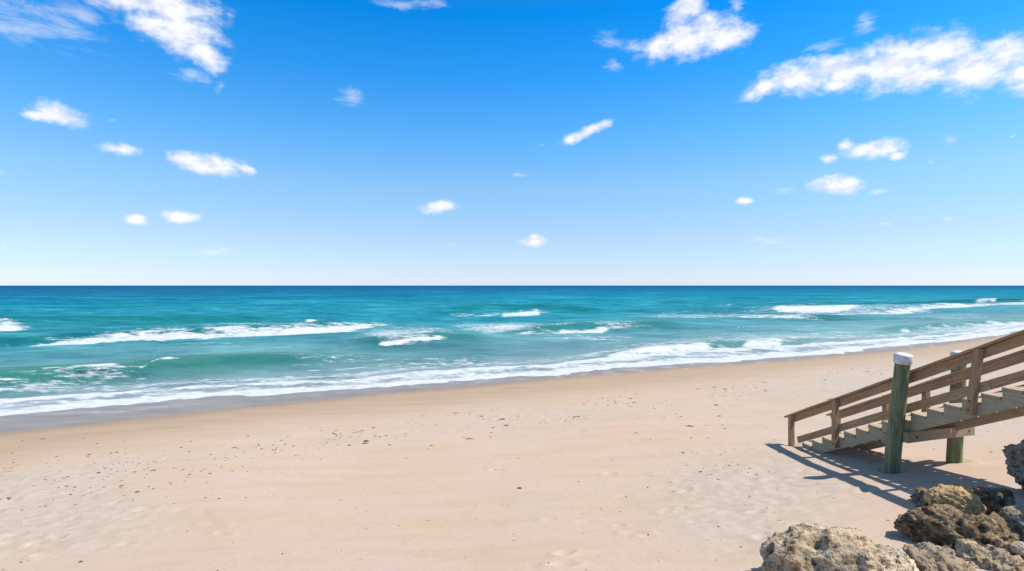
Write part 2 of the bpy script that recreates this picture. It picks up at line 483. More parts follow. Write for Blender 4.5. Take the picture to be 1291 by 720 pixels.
# swell crests: polyline, height (m), back length, front length (m)
CREST = [
    (dict(l=[(-300, 486), (-100, 480), (0, 475), (60, 471), (150, 466), (220, 459), (300, 455), (400, 451), (520, 447)], A=0.55, wb=3.0, wf=1.9)),
    (dict(l=[(-300, 425), (22, 421), (130, 416), (240, 413), (370, 409.5), (500, 403), (600, 402)], A=0.6, wb=7, wf=2.2)),
    (dict(l=[(-300, 411), (0, 406), (60, 404), (200, 402), (400, 397), (480, 397)], A=0.6, wb=10, wf=3.5)),
    (dict(l=[(540, 390), (640, 387), (720, 387), (780, 389)], A=0.55, wb=12, wf=4)),
    (dict(l=[(600, 418), (690, 416), (740, 413), (790, 412), (900, 411)], A=0.5, wb=7, wf=2.2)),
    (dict(l=[(430, 436), (510, 431), (570, 428), (640, 428)], A=0.32, wb=5, wf=1.6)),
    (dict(l=[(930, 386), (1010, 385), (1088, 382), (1200, 380), (1400, 377)], A=0.8, wb=12, wf=4)),
    (dict(l=[(1060, 390), (1140, 388), (1245, 382), (1400, 379)], A=0.5, wb=9, wf=3)),
    (dict(l=[(760, 395), (900, 396), (1050, 398), (1120, 398)], A=0.4, wb=8, wf=2.5)),
    (dict(l=[(1080, 420), (1142, 415), (1200, 411), (1300, 406)], A=0.35, wb=4, wf=1.4)),
    (dict(l=[(470, 460), (540, 453), (640, 449)], A=0.2, wb=3, wf=1.2)),
    (dict(l=[(740, 452), (800, 443), (905, 434), (990, 430), (1060, 428)], A=0.25, wb=3, wf=1.2)),
]


def sea_material():
    m, g = material('sea_water')
    geo = g.n('ShaderNodeNewGeometry').outputs['Position']
    off = g.n('ShaderNodeAttribute', attribute_name='offshore').outputs['Fac']
    foam = g.n('ShaderNodeAttribute', attribute_name='foam').outputs['Fac']
    lace = g.n('ShaderNodeAttribute', attribute_name='lace').outputs['Fac']
    lo = g.math('LOGARITHM', g.math('MAXIMUM', off, 1.0), 10.0)             # 0 .. 4 for 1 m .. 10 km
    n0, _ = g.noise(g.mapping(geo, rot=(0, 0, math.radians(-20)), scale=(0.35, 1.0, 1)), 0.045, 8, 0.62)
    n00, _ = g.noise(g.mapping(geo, rot=(0, 0, math.radians(-8)), scale=(0.3, 1.0, 1)), 0.009, 8, 0.6)
    lo2 = g.math('ADD', lo, g.math('MULTIPLY', g.math('SUBTRACT', n0, 0.5), 0.55))
    lo2 = g.math('ADD', lo2, g.math('MULTIPLY', g.math('SUBTRACT', n00, 0.5), 0.7))
    col = g.ramp(g.math('DIVIDE', lo2, 4.0), SEA)
    face = g.n('ShaderNodeAttribute', attribute_name='face').outputs['Fac']
    col = g.mix(g.math('MULTIPLY', face, 0.95), col, g.mix(g.smooth(off, 8.0, 40.0), (0.018, 0.155, 0.095), (0.006, 0.15, 0.16)))      # green of the standing wave; its weaker sky reflection painted in as darker colour
    def streaks(col, sx, scale, ang, dark, light, det=6):  # light and dark of small wave slopes, painted into the water colour by noise
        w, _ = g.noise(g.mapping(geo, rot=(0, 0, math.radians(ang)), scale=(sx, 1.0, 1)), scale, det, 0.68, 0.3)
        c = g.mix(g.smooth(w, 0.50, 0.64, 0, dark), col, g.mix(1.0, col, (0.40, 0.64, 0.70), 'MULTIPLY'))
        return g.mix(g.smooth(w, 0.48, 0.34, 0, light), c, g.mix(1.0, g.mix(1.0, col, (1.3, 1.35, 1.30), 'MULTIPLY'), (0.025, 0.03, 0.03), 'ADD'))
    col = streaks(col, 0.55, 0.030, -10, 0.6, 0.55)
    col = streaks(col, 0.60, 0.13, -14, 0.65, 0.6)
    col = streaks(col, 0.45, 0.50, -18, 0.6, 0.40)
    # foam break-up, stretched along the shore
    ps = g.mapping(geo, rot=(0, 0, math.radians(-28)), scale=(0.5, 1.0, 1))
    f1, _ = g.noise(ps, 0.75, 9, 0.68, 0.4)
    f2, _ = g.noise(ps, 3.2, 6, 0.7)
    fm = g.math('ADD', foam, g.math('MULTIPLY', g.math('SUBTRACT', f1, 0.5), 1.7))
    fm = g.math('ADD', fm, g.math('MULTIPLY', g.math('SUBTRACT', f2, 0.5), 0.9))
    fm = g.math('MULTIPLY', g.smooth(fm, 0.40, 0.80), g.smooth(foam, 0.05, 0.3))
    _, wc = g.noise(ps, 0.9, 4, 0.6)
    pw = g.n('ShaderNodeVectorMath', {0: ps, 1: g.n('ShaderNodeVectorMath', {0: wc, 1: (0.9, 0.9, 0)}, operation='MULTIPLY').outputs[0]}, operation='ADD').outputs[0]
    vor = g.n('ShaderNodeTexVoronoi', {'Vector': pw, 'Scale': 1.15}, feature='DISTANCE_TO_EDGE').outputs['Distance']
    vor2 = g.n('ShaderNodeTexVoronoi', {'Vector': pw, 'Scale': 3.1}, feature='DISTANCE_TO_EDGE').outputs['Distance']
    lc = g.math('MAXIMUM', g.smooth(vor, 0.17, 0.02), g.math('MULTIPLY', g.smooth(vor2, 0.15, 0.02), 0.6))
    lm = g.math('ADD', lace, g.math('ADD', g.math('MULTIPLY', g.math('SUBTRACT', f1, 0.5), 1.5), g.math('MULTIPLY', g.math('SUBTRACT', f2, 0.5), 1.5)))
    lm = g.math('MAXIMUM', g.smooth(lm, 0.52, 1.0), g.math('MULTIPLY', lc, g.smooth(lm, 0.30, 0.62, 0, 0.8)))
    lm = g.math('MULTIPLY', lm, g.smooth(lace, 0.04, 0.3, 0, 0.9))
    fall = g.math('MAXIMUM', fm, lm)
    # ripples
    r1, _ = g.noise(g.mapping(geo, rot=(0, 0, math.radians(-25)), scale=(0.45, 1, 1)), 0.55, 8, 0.62)
    r2, _ = g.noise(g.mapping(geo, rot=(0, 0, math.radians(-15)), scale=(0.5, 1, 1)), 3.0, 4, 0.6)
    h = g.math('ADD', g.math('MULTIPLY', r1, 0.55), g.math('MULTIPLY', r2, 0.07))
    calm = g.smooth(off, 0.0, 14.0, 0.25, 1.0)
    bump = g.n('ShaderNodeBump', {'Height': g.math('MULTIPLY', h, calm), 'Strength': 0.9, 'Distance': 1.0})
    # rough sea seen at a low angle shows mostly its own colour: a small constant share of mirror
    wd = g.n('ShaderNodeBsdfDiffuse', {'Color': col, 'Normal': bump.outputs[0]})
    wg = g.n('ShaderNodeBsdfGlossy', {'Color': (1, 1, 1, 1), 'Roughness': 0.2, 'Normal': bump.outputs[0]})
    water = g.n('ShaderNodeMixShader', {0: g.smooth(off, 1.0, 45.0, 0.20, 0.035), 1: wd.outputs[0], 2: wg.outputs[0]})
    fh = g.math('ADD', g.math('MULTIPLY', f1, 0.25), g.math('MULTIPLY', f2, 0.12))
    fb = g.n('ShaderNodeBump', {'Height': fh, 'Strength': 0.6, 'Distance': 1.0})
    fcol = g.mix(g.smooth(f2, 0.35, 0.62), (0.46, 0.49, 0.50), (0.64, 0.64, 0.635))
    fo = g.n('ShaderNodeBsdfPrincipled', {'Base Color': fcol, 'Roughness': 0.85, 'Specular IOR Level': 0.1, 'Normal': fb.outputs[0]})
    mx = g.n('ShaderNodeMixShader', {0: fall, 1: water.outputs[0], 2: fo.outputs[0]})
    g.n('ShaderNodeOutputMaterial', {'Surface': mx.outputs[0]})
    return m


SEA = [(0.0, (0.26, 0.26, 0.225)), (0.12, (0.21, 0.265, 0.24)), (0.22, (0.145, 0.25, 0.235)), (0.33, (0.085, 0.255, 0.265)), (0.44, (0.026, 0.225, 0.27)), (0.54, (0.006, 0.19, 0.265)), (0.66, (0.002, 0.12, 0.225)), (0.80, (0.002, 0.075, 0.19)), (1.0, (0.003, 0.06, 0.17))]


def poly_mask(px, py, l, up, dn):
    l = np.array(l, float)
    y = np.interp(px, l[:, 0], l[:, 1])
    dy = py - y                                                    # negative: seaward (up in the picture)
    v = np.where(dy < 0, np.clip(1 + dy / (up * 1.6), 0, 1), np.clip(1 - dy / (dn * 1.6), 0, 1))
    span = max(12.0, 0.2 * (l[-1, 0] - l[0, 0]))
    e = np.clip((px - l[0, 0] + span * .3) / span, 0, 1) * np.clip((l[-1, 0] + span * .3 - px) / span, 0, 1)
    return v * e


def build_sea():
    ys = np.concatenate([1.0 / np.linspace(1 / 13.0, 1 / 420.0, 560), 1.0 / np.linspace(1 / 440.0, 1 / 4000.0, 50), np.geomspace(5000, 120000, 14)])
    xs = np.concatenate([np.linspace(-2.6, -1.02, 50), np.linspace(-1.0, 1.0, 720), np.linspace(1.02, 2.8, 50)])
    A, Y = np.meshgrid(xs, ys)
    X = A * Y
    px, py = to_px(X, Y, 0 * X)
    S, N = X * SV[0] + Y * SV[1], X * NV[0] + Y * NV[1]
    off = N - shore_n(S)
    calm = sstep(off, 1, 25)
    Z = np.zeros_like(X)
    face = np.zeros_like(X)
    # wind sea: many small wave trains running in
    row = Y * Y / 3360 * 0.6
    for i in range(26):
        lam = 2.2 * 1.16 ** i
        th = RNG.normal(0, 0.33)
        k = 2 * math.pi / lam
        dx, dy = NV[0] * math.cos(th) - NV[1] * math.sin(th), NV[0] * math.sin(th) + NV[1] * math.cos(th)
        dx, dy = 0.55 * dx, dy                                     # crests lie closer to square-on further out
        amp = 0.0125 * lam ** 0.72 * np.clip(lam / (3.0 * row) - 0.4, 0, 1)
        ph = k * (dx * X + dy * Y) + RNG.uniform(0, 6.28) + 2.5 * fbm(X / lam / 4, Y / lam / 4, 2, 100 + i)
        Z += amp * (0.6 * np.sin(ph) + 0.4 * (1 - 2 * np.abs(np.sin(ph / 2)))) * (0.08 + 0.92 * calm)
    # swell crests that stand up on the bars
    for c in CREST:
        l = np.array(c['l'], float)
        yl = np.interp(px, l[:, 0], l[:, 1])
        Yl = EYE * F_PX / (yl - CY)
        q = (Y - Yl) * 0.9 + 0.5 * fbm(X * 0.2, Y * 0.05, 2, 61) * c['wf']
        sp = 0.25 * (l[-1, 0] - l[0, 0])
        e = sstep(px, l[0, 0], l[0, 0] + sp) * (1 - sstep(px, l[-1, 0] - sp, l[-1, 0]))
        face = np.maximum(face, e * min(1, c['A'] / 0.4) * np.exp(-((q + 0.35 * c['wf']) / (1.3 * c['wf'] + 0.014 * Y)) ** 2))
        hgt = c['A'] * (0.85 + 0.6 * fbm(X * 0.12, Y * 0.02, 2, 77))
        Z += e * hgt * np.where(q > 0, np.exp(-(q / c['wb']) ** 2), np.exp(-(q / c['wf']) ** 2) - 0.22 * np.exp(-((q + 2 * c['wf']) / c['wf']) ** 2))
    foam = np.zeros_like(X)
    face = np.clip(face, 0, 1)
    wob = 3.5 * fbm(X * 0.6, Y * 0.2, 3, 55) * np.clip((py - CY) / 60, 0.15, 1.4)
    for f in FOAM:
        foam = np.maximum(foam, f['k'] * poly_mask(px, py + wob * 0.5, f['l'], f['up'], f['dn']))
    up, lw = lerp_ext(px, *zip(*SWASH_UP)), lerp_ext(px, *zip(*FOAM_EDGE))
    wd = np.maximum(lw - up, 4)
    t = (py + wob - up) / wd
    sw = sstep(t, -0.25, 0.35) * (0.55 + 0.40 * sstep(t, 0.66, 0.97)) + 0.28 * np.exp(-((t - 0.28) / 0.14) ** 2)
    foam = np.maximum(foam, sw * np.where(py < CY + 3, 0, 1))
    lace = np.zeros_like(X)
    for (cx, cy, rx, ry, k) in LACE:
        lace = np.maximum(lace, k * np.clip(1.25 - np.hypot((px - cx) / rx, (py - cy) / ry), 0, 1))
    lace = np.maximum(lace, 0.6 * np.clip(1 - np.abs(t + 0.25) / 0.5, 0, 1))
    # rollers and swash stand proud of the water
    rough = fbm(X * 1.7, Y * 1.7, 3, 91)
    far = np.clip(1.5 - Y / 90, 0, 1)
    Z += np.clip(foam - 0.35, 0, 1) * (0.10 + 0.20 * rough * far) * sstep(off, -1, 5)
    Z += (0.035 + 0.05 * fbm(S * 0.35, N * 0.35, 3, 13) + 0.05 * rough * sstep(t, 0.2, 0.6)) * (1 - sstep(off, 2, 9))
    Z = np.where(off < -9, -0.6, Z)
    o = grid_object('sea', X, Y, Z, {'offshore': off, 'foam': foam, 'lace': lace, 'face': face}, sea_material())
    tag(o, kind='structure')


build_sea()


# ------------------------------------------------------------------ materials of the stair and the rocks
def wood_material(name, dark, light, grey, stain=0.35, axis_scale=(0.8, 14, 14), knots=True):
    m, g = material(name)
    co = g.n('ShaderNodeTexCoord').outputs['Object']
    rnd = g.n('ShaderNodeObjectInfo').outputs['Random']
    sh = g.n('ShaderNodeCombineXYZ', {0: g.math('MULTIPLY', rnd, 37.0), 1: g.math('MULTIPLY', rnd, 11.0), 2: g.math('MULTIPLY', rnd, 5.0)}).outputs[0]
    co = g.n('ShaderNodeVectorMath', {0: co, 1: sh}, operation='ADD').outputs[0]
    gr, _ = g.noise(g.mapping(co, scale=axis_scale), 4.0, 8, 0.68, 0.8)
    bl, _ = g.noise(co, 2.2, 6, 0.65)
    fine, _ = g.noise(g.mapping(co, scale=(axis_scale[0] * 3, axis_scale[1] * 5, axis_scale[2] * 5)), 4.0, 3, 0.6)
    c = g.mix(g.smooth(gr, 0.30, 0.70), dark, light)
    c = g.mix(g.smooth(bl, 0.42, 0.75, 0, 0.55), c, grey)
    c = g.mix(g.smooth(fine, 0.58, 0.74, 0, stain), c, tuple(v * 0.35 for v in dark))
    c = g.mix(g.math('MULTIPLY', rnd, 0.42), c, tuple(v * 0.5 for v in light))
    h = g.math('ADD', g.math('MULTIPLY', gr, 0.6), g.math('MULTIPLY', fine, 0.4))
    b = g.n('ShaderNodeBump', {'Height': h, 'Strength': 0.35, 'Distance': 0.02})
    p = g.n('ShaderNodeBsdfPrincipled', {'Base Color': c, 'Roughness': 0.85, 'Specular IOR Level': 0.2, 'Normal': b.outputs[0]})
    g.n('ShaderNodeOutputMaterial', {'Surface': p.outputs[0]})
    return m


WOOD_RAIL = wood_material('brown_weathered_wood', (0.25, 0.145, 0.07), (0.58, 0.37, 0.20), (0.50, 0.36, 0.225))
WOOD_STRINGER = wood_material('grey_olive_weathered_wood', (0.33, 0.26, 0.155), (0.56, 0.46, 0.30), (0.50, 0.43, 0.30))
WOOD_BEAM = wood_material('beam_wood', (0.25, 0.185, 0.11), (0.47, 0.37, 0.235), (0.42, 0.34, 0.235))
WOOD_TREAD = wood_material('tread_wood', (0.34, 0.25, 0.165), (0.58, 0.46, 0.33), (0.52, 0.43, 0.33))


def piling_material():
    m, g = material('green_treated_piling')
    co = g.n('ShaderNodeTexCoord').outputs['Object']
    gr, _ = g.noise(g.mapping(co, scale=(9, 9, 0.55)), 2.0, 8, 0.68, 0.5)
    bl, _ = g.noise(g.mapping(co, scale=(1, 1, 0.5)), 4.5, 6, 0.62)
    fine, _ = g.noise(g.mapping(co, scale=(40, 40, 1.5)), 1.4, 4, 0.65)
    c = g.mix(g.smooth(gr, 0.3, 0.7), (0.095, 0.12, 0.062), (0.27, 0.29, 0.155))
    c = g.mix(g.smooth(bl, 0.48, 0.70, 0, 0.75), c, (0.33, 0.27, 0.14))
    c = g.mix(g.smooth(fine, 0.56, 0.70, 0, 0.7), c, (0.025, 0.028, 0.020))
    z = g.n('ShaderNodeSeparateXYZ', {0: co}).outputs[2]
    c = g.mix(g.smooth(g.math('ADD', z, g.math('MULTIPLY', bl, 0.5)), 0.60, 0.15, 0, 0.6), c, (0.05, 0.075, 0.045))
    h = g.math('ADD', gr, g.math('MULTIPLY', fine, 0.7))
    b = g.n('ShaderNodeBump', {'Height': h, 'Strength': 0.5, 'Distance': 0.03})
    p = g.n('ShaderNodeBsdfPrincipled', {'Base Color': c, 'Roughness': 0.8, 'Specular IOR Level': 0.25, 'Normal': b.outputs[0]})
    g.n('ShaderNodeOutputMaterial', {'Surface': p.outputs[0]})
    return m


PILING = piling_material()


def plain_material(name, c1, c2, scale, rough):
    m, g = material(name)
    co = g.n('ShaderNodeTexCoord').outputs['Object']
    n, _ = g.noise(co, scale, 6, 0.65)
    p = g.n('ShaderNodeBsdfPrincipled', {'Base Color': g.mix(g.smooth(n, 0.38, 0.68), c1, c2), 'Roughness': rough})
    g.n('ShaderNodeOutputMaterial', {'Surface': p.outputs[0]})
    return m


CAP = plain_material('white_cap_plastic', (0.70, 0.69, 0.66), (0.50, 0.49, 0.46), 9, 0.5)
STEEL = plain_material('rusty_bolt_steel', (0.05, 0.04, 0.035), (0.12, 0.07, 0.045), 60, 0.6)
WEED = plain_material('dried_seaweed', (0.07, 0.042, 0.022), (0.22, 0.135, 0.07), 3, 0.9)


# ------------------------------------------------------------------ the beach stair
L0 = Vector((6.01, 11.87))                 # outer face of the seaward rail at its lowest post
AV = Vector((0.17, -1.0)).normalized()     # up the stair, towards the camera
CV = Vector((-AV.y, AV.x))                 # across the stair, to the right
TL = math.hypot(0.17, 1.0)                 # metres of run per unit of t
SLOPE = 0.474 / TL
W = 1.02


def RUN(u, c=0.0):                         # point in plan u metres up the run, c metres across
    return L0 + AV * u + CV * c


def RAILZ(u):
    return 2.06 + SLOPE * u


stair = bpy.data.objects.new('beach_staircase', None)
stair.location = (L0.x, L0.y, ground_z(*L0))
link(stair)
tag(stair, 'weathered wooden beach stair with board handrails on two green pilings with white caps', 'staircase')
bpy.context.view_layer.update()
STAIR_INV = Matrix.Translation(-stair.location)


def frame_matrix(origin, xdir, ydir):
    x = Vector(xdir).normalized()
    y = Vector(ydir)
    z = x.cross(y).normalized()
    y = z.cross(x)
    m = Matrix((x, y, z)).transposed().to_4x4()
    m.translation = origin
    return m


def put(name, bm, mat, mw, parent, label=None, smooth=False):
    bmesh.ops.recalc_face_normals(bm, faces=bm.faces)
    me = bpy.data.meshes.new(name)
    bm.to_mesh(me)
    bm.free()
    if smooth:
        for p in me.polygons: p.use_smooth = True
    me.materials.append(mat)
    o = bpy.data.objects.new(name, me)
    link(o)
    pw = Matrix.Identity(4)
    q = parent
    while q is not None:
        pw = q.matrix_basis @ pw
        q = q.parent
    o.parent = parent
    o.matrix_local = pw.inverted() @ mw
    if label: o['label'] = label
    return o


def box_bm(x0, x1, y0, y1, z0, z1, bev=0.006, seg=2):
    bm = bmesh.new()
    bmesh.ops.create_cube(bm, size=1)
    for v in bm.verts:
        v.co = Vector(((x0 + x1) / 2 + v.co.x * (x1 - x0), (y0 + y1) / 2 + v.co.y * (y1 - y0), (z0 + z1) / 2 + v.co.z * (z1 - z0)))
    bmesh.ops.bevel(bm, geom=bm.edges[:], offset=bev, segments=seg, affect='EDGES', profile=0.6)
    return bm


def worn_board(length, y0, y1, z0, z1, seed, cuts=10, amp=0.003):
    """a board along local x with slightly bowed, worn edges"""
    bm = bmesh.new()
    rng = random.Random(seed)
    prof = [(y0, z0), (y1, z0), (y1, z1), (y0, z1)]
    rings = []
    bow = rng.uniform(-1, 1) * 0.006
    for i in range(cuts + 1):
        x = length * i / cuts
        w = bow * math.sin(math.pi * i / cuts)
        rings.append([bm.verts.new((x, y + rng.uniform(-1, 1) * amp * .6 + w, z + rng.uniform(-1, 1) * amp)) for y, z in prof])
    for a, b in zip(rings, rings[1:]):
        for k in range(4):
            bm.faces.new((a[k], a[(k + 1) % 4], b[(k + 1) % 4], b[k]))
    bm.faces.new(rings[0][::-1])
    bm.faces.new(rings[-1])
    es = [e for e in bm.edges if len(e.link_faces) == 2 and e.calc_face_angle(0) > 0.6]
    bmesh.ops.bevel(bm, geom=es, offset=0.006, segments=2, affect='EDGES', profile=0.6)
    return bm


def sloped(u0, u1, c0, c1, h0, h1, name, mat, seed, parent=None, label=None):
    """board that follows the rail slope; h0, h1 are vertical offsets from the rail top line"""
    p = RUN(u0)
    org = Vector((p.x, p.y, RAILZ(u0)))
    xd = Vector((AV.x, AV.y, SLOPE)).normalized()
    mw = frame_matrix(org, xd, Vector((CV.x, CV.y, 0)))
    cs = math.cos(math.atan(SLOPE))
    # local y = across (to the right), local z = x cross y
    zdir = mw.to_3x3().col[2]
    sgn = 1 if zdir.z > 0 else -1
    zz = sorted((sgn * h0 * cs, sgn * h1 * cs))
    ln = (u1 - u0) / cs
    return put(name, worn_board(ln, c0, c1, zz[0], zz[1], seed, max(6, int(ln * 3))), mat, mw, parent or stair, label)


U_END = 8.6
# handrails: the cap lies over boards and posts; boards butt end to end at the posts
def rail(c_post0, c_post1, c_b0, c_b1, c_cap0, c_cap1, posts, starts, seed):
    joints = [starts[0], 1.25 * TL, 3.86 * TL, U_END]
    for k, (a, b) in enumerate(zip(joints, joints[1:])):
        sloped(a + (0.004 if k else -0.06), b - 0.004, c_cap0, c_cap1, 0.0, -0.038, 'handrail_cap', WOOD_RAIL, seed + k)
    joints = [starts[1], 2.62 * TL, 5.2 * TL, U_END]
    for k, (a, b) in enumerate(zip(joints, joints[1:])):
        sloped(a + (0.004 if k else 0), b - 0.004, c_b0, c_b1, -0.0415, -0.182, 'top_rail_board', WOOD_RAIL, seed + 10 + k)
    joints = [starts[2], 1.25 * TL, 3.86 * TL, U_END]
    for k, (a, b) in enumerate(zip(joints, joints[1:])):
        sloped(a + (0.004 if k else 0), b - 0.004, c_b0, c_b1, -0.515, -0.655, 'mid_rail_board', WOOD_RAIL, seed + 20 + k)
    for k, (t, rake) in enumerate(posts):
        u = t * TL
        top = RAILZ(u + rake) - 0.046
        p = RUN(u)
        if t < 0.1:
            zb = ground_z(p.x, p.y) - 0.35
        else:
            zb = RAILZ(u) - 0.675 - 0.27
        q = RUN(u + rake)
        org = Vector((p.x, p.y, zb))
        zd = Vector((q.x - p.x, q.y - p.y, top - zb))
        mw = frame_matrix(org, zd, Vector((CV.x, CV.y, 0)))
        bm = worn_board(zd.length, c_post0, c_post1, -0.047, 0.047, seed + 40 + k, 6, 0.002)
        # cut the head to the slope of the cap
        for v in bm.verts:
            if v.co.x > zd.length - 0.03:
                uu = v.co.z * (-1 if mw.to_3x3().col[2].dot(Vector((AV.x, AV.y, 0))) < 0 else 1)
                v.co.x += SLOPE * uu
        o = put('post', bm, WOOD_RAIL, mw, stair)
        if t > 0.1:
            for dz in (0.07, 0.20):
                bb = bmesh.new()
                bmesh.ops.create_cone(bb, cap_ends=True, segments=10, radius1=0.014, radius2=0.011, depth=0.012)
                side = -1 if c_post0 < 0.5 * W else 1
                base = org + Vector(zd).normalized() * dz
                face = c_post0 - 0.006 if side < 0 else c_post1 + 0.006
                pos = base + Vector((CV.x, CV.y, 0)) * face
                rot = Vector((CV.x * side, CV.y * side, 0)).to_track_quat('Z', 'Y').to_matrix().to_4x4()
                rot.translation = pos
                put('bolt', bb, STEEL, rot, o)


rail(-0.088, -0.003, 0.0, 0.040, -0.062, 0.056, [(0.0, 0.0), (1.25, 0.0), (3.84, 0.13), (5.2, 0.06), (6.5, 0.0)], (-0.16, -0.10, -0.09), 100)
rail(W + 0.003, W + 0.088, W - 0.040, W, W - 0.056, W + 0.062, [(0.0, 0.0), (1.25, 0.0), (2.1, 0.0), (3.84, 0.0), (5.2, 0.0), (6.5, 0.0)], (-0.16, -0.13, -0.09), 200)

# stringers with sawtooth top edge, then the treads
RUN0, STEP = 0.284 * TL, 0.283 * TL
RISE = SLOPE * STEP
NST = 28


def nose_z(i):
    return RAILZ(RUN0 + i * STEP) - 0.675


def stringer(c0, c1):
    pts = [(RUN0, nose_z(0) - 0.32)]
    for i in range(NST):
        u = RUN0 + i * STEP
        pts += [(u, nose_z(i) - 0.041), (u + STEP, nose_z(i) - 0.041)]
    ue = RUN0 + NST * STEP
    bot = lambda u: RAILZ(u) - 0.675 - 0.305
    pts += [(ue, bot(ue)), (RUN0 + 0.10, bot(RUN0 + 0.10) - 0.01)]
    bm = bmesh.new()
    org = Vector((RUN(0, 0).x, RUN(0, 0).y, 0))
    mw = frame_matrix(org, Vector((AV.x, AV.y, 0)), Vector((0, 0, 1)))
    zc = mw.to_3x3().col[2].dot(Vector((CV.x, CV.y, 0)))
    a = [bm.verts.new((u, z, c0 * zc)) for u, z in pts]
    f = bm.faces.new(a)
    r = bmesh.ops.extrude_face_region(bm, geom=[f])
    vs = [v for v in r['geom'] if isinstance(v, bmesh.types.BMVert)]
    bmesh.ops.translate(bm, verts=vs, vec=(0, 0, (c1 - c0) * zc))
    put('stringer', bm, WOOD_STRINGER, mw, stair)


stringer(0.002, 0.042)
stringer(W - 0.042, W - 0.002)
for i in range(NST - 1):
    u = RUN0 + i * STEP
    p = RUN(u - 0.012)
    mw = frame_matrix(Vector((p.x, p.y, nose_z(i))), Vector((CV.x, CV.y, 0)), Vector((AV.x, AV.y, 0)))
    dn = -1 if mw.to_3x3().col[2].z > 0 else 1
    w2 = STEP - 0.024
    bm = worn_board(W - 0.012, 0.0, w2, min(0, dn * 0.038), max(0, dn * 0.038), 300 + i, 4, 0.0015)
    for v in bm.verts: v.co.x += 0.006
    put('tread', bm, WOOD_TREAD, mw, stair)


# pilings
def piling(base, lean, ztop, r0, r1, label):
    zb = ground_z(*base) - 0.5
    org = Vector((base[0], base[1], zb))
    bm = bmesh.new()
    H = ztop - 0.01 - zb
    seg, rings = 36, 26
    loops = []
    rng = random.Random(int(base[0] * 1000))
    for k in range(rings + 1):
        t = k / rings
        z = H * t
        f = max(0, (z - 0.5) / (H - 0.5))
        lp = []
        for s in range(seg):
            a = 2 * math.pi * s / seg
            q = Vector((math.cos(a), math.sin(a), z * 0.5))
            rr = (r0 + (r1 - r0) * t) * (1 + 0.035 * mnoise.noise(q * 2.5 + Vector((base[0], 0, 0))) + 0.02 * mnoise.noise(Vector((q.x * 7, q.y * 7, z * 0.8))))
            lp.append(bm.verts.new((lean.x * f + rr * math.cos(a), lean.y * f + rr * math.sin(a), z)))
        loops.append(lp)
    for a, b in zip(loops, loops[1:]):
        for s in range(seg):
            bm.faces.new((a[s], a[(s + 1) % seg], b[(s + 1) % seg], b[s]))
    bm.faces.new(loops[-1])
    o = put('piling', bm, PILING, Matrix.Translation(org), stair, label, True)
    # cap: a shallow white lid with a soft crown and a lip
    bm = bmesh.new()
    prof = [(r1 * 1.03, -0.145), (r1 * 1.17, -0.148), (r1 * 1.20, -0.140), (r1 * 1.20, -0.02), (r1 * 1.16, -0.003), (r1 * 0.9, 0.010), (r1 * 0.45, 0.020), (0.001, 0.024)]
    lp = []
    for r, z in prof:
        lp.append([bm.verts.new((r * math.cos(2 * math.pi * s / 40), r * math.sin(2 * math.pi * s / 40), z)) for s in range(40)])
    for a, b in zip(lp, lp[1:]):
        for s in range(40):
            bm.faces.new((a[s], a[(s + 1) % 40], b[(s + 1) % 40], b[s]))
    tilt = Vector((lean.x, lean.y, H - 0.5)).to_track_quat('Z', 'Y').to_matrix().to_4x4()
    tilt.translation = Vector((base[0] + lean.x, base[1] + lean.y, ztop))
    c = put('piling_cap', bm, CAP, tilt, o, None, True)
    return o


AV3 = Vector((AV.x, AV.y, 0))
for t_up in (7.7,):                        # the next pair of pilings up the stair
    for c_up in (-0.20, W + 0.22):
        pu = RUN(t_up * TL, c_up)
        UPPER = globals().setdefault('UPPER', []) + [(pu.x, pu.y)]
PB1, PB2 = (6.28, 9.20), (7.65, 9.61)
piling(PB1, AV3 * 0.24, 3.69, 0.122, 0.108, 'green treated piling leaning on the seaward side of the stair')
piling(PB2, AV3 * 0.10, 3.66, 0.118, 0.105, None)
for (ux, uy) in UPPER:
    piling((ux, uy), AV3 * 0.03, RAILZ(7.7 * TL) + 0.1, 0.118, 0.105, None)


# cross beams, one each side of the pilings
def cross_beam(p0, p1, zc, label=None):
    d = (Vector(p1) - Vector(p0))
    org = Vector((p0[0], p0[1], zc))
    mw = frame_matrix(org, Vector((d.x, d.y, 0)), Vector((0, 0, 1)))
    o = put('cross_beam', worn_board(d.length, -0.085, 0.085, -0.045, 0.045, int(zc * 999 + p0[0] * 77), 6, 0.003), WOOD_BEAM, mw, stair, label)
    for s in (0.20, d.length - 0.14):
        for side in (-1, 1):
            bb = bmesh.new()
            bmesh.ops.create_cone(bb, cap_ends=True, segments=10, radius1=0.018, radius2=0.014, depth=0.016)
            bm4 = mw @ Matrix.Translation((s, 0.0, side * 0.052))
            put('bolt', bb, STEEL, bm4, o)


d12 = (Vector(PB2) - Vector(PB1)).normalized()
nrm = Vector((d12.y, -d12.x))
q0 = Vector(PB1) + AV.to_2d() * 0.09 + nrm * 0.150 + d12 * 0.02
q1 = Vector(PB2) + AV.to_2d() * 0.03 + nrm * 0.165 + d12 * 0.14
cross_beam(q0, q1, 2.345)
q2 = Vector(PB1) + AV.to_2d() * 0.09 - nrm * 0.175 - d12 * 0.04
q3 = Vector(PB2) + AV.to_2d() * 0.03 - nrm * 0.165 + d12 * 0.14
cross_beam(q2, q3, 2.25)
uv = (Vector(UPPER[1]) - Vector(UPPER[0])).normalized()
cross_beam(Vector(UPPER[0]) + AV.to_2d() * 0.17 - uv * 0.1, Vector(UPPER[1]) + AV.to_2d() * 0.17 + uv * 0.1, RAILZ(7.7 * TL) - 0.675 - 0.43)


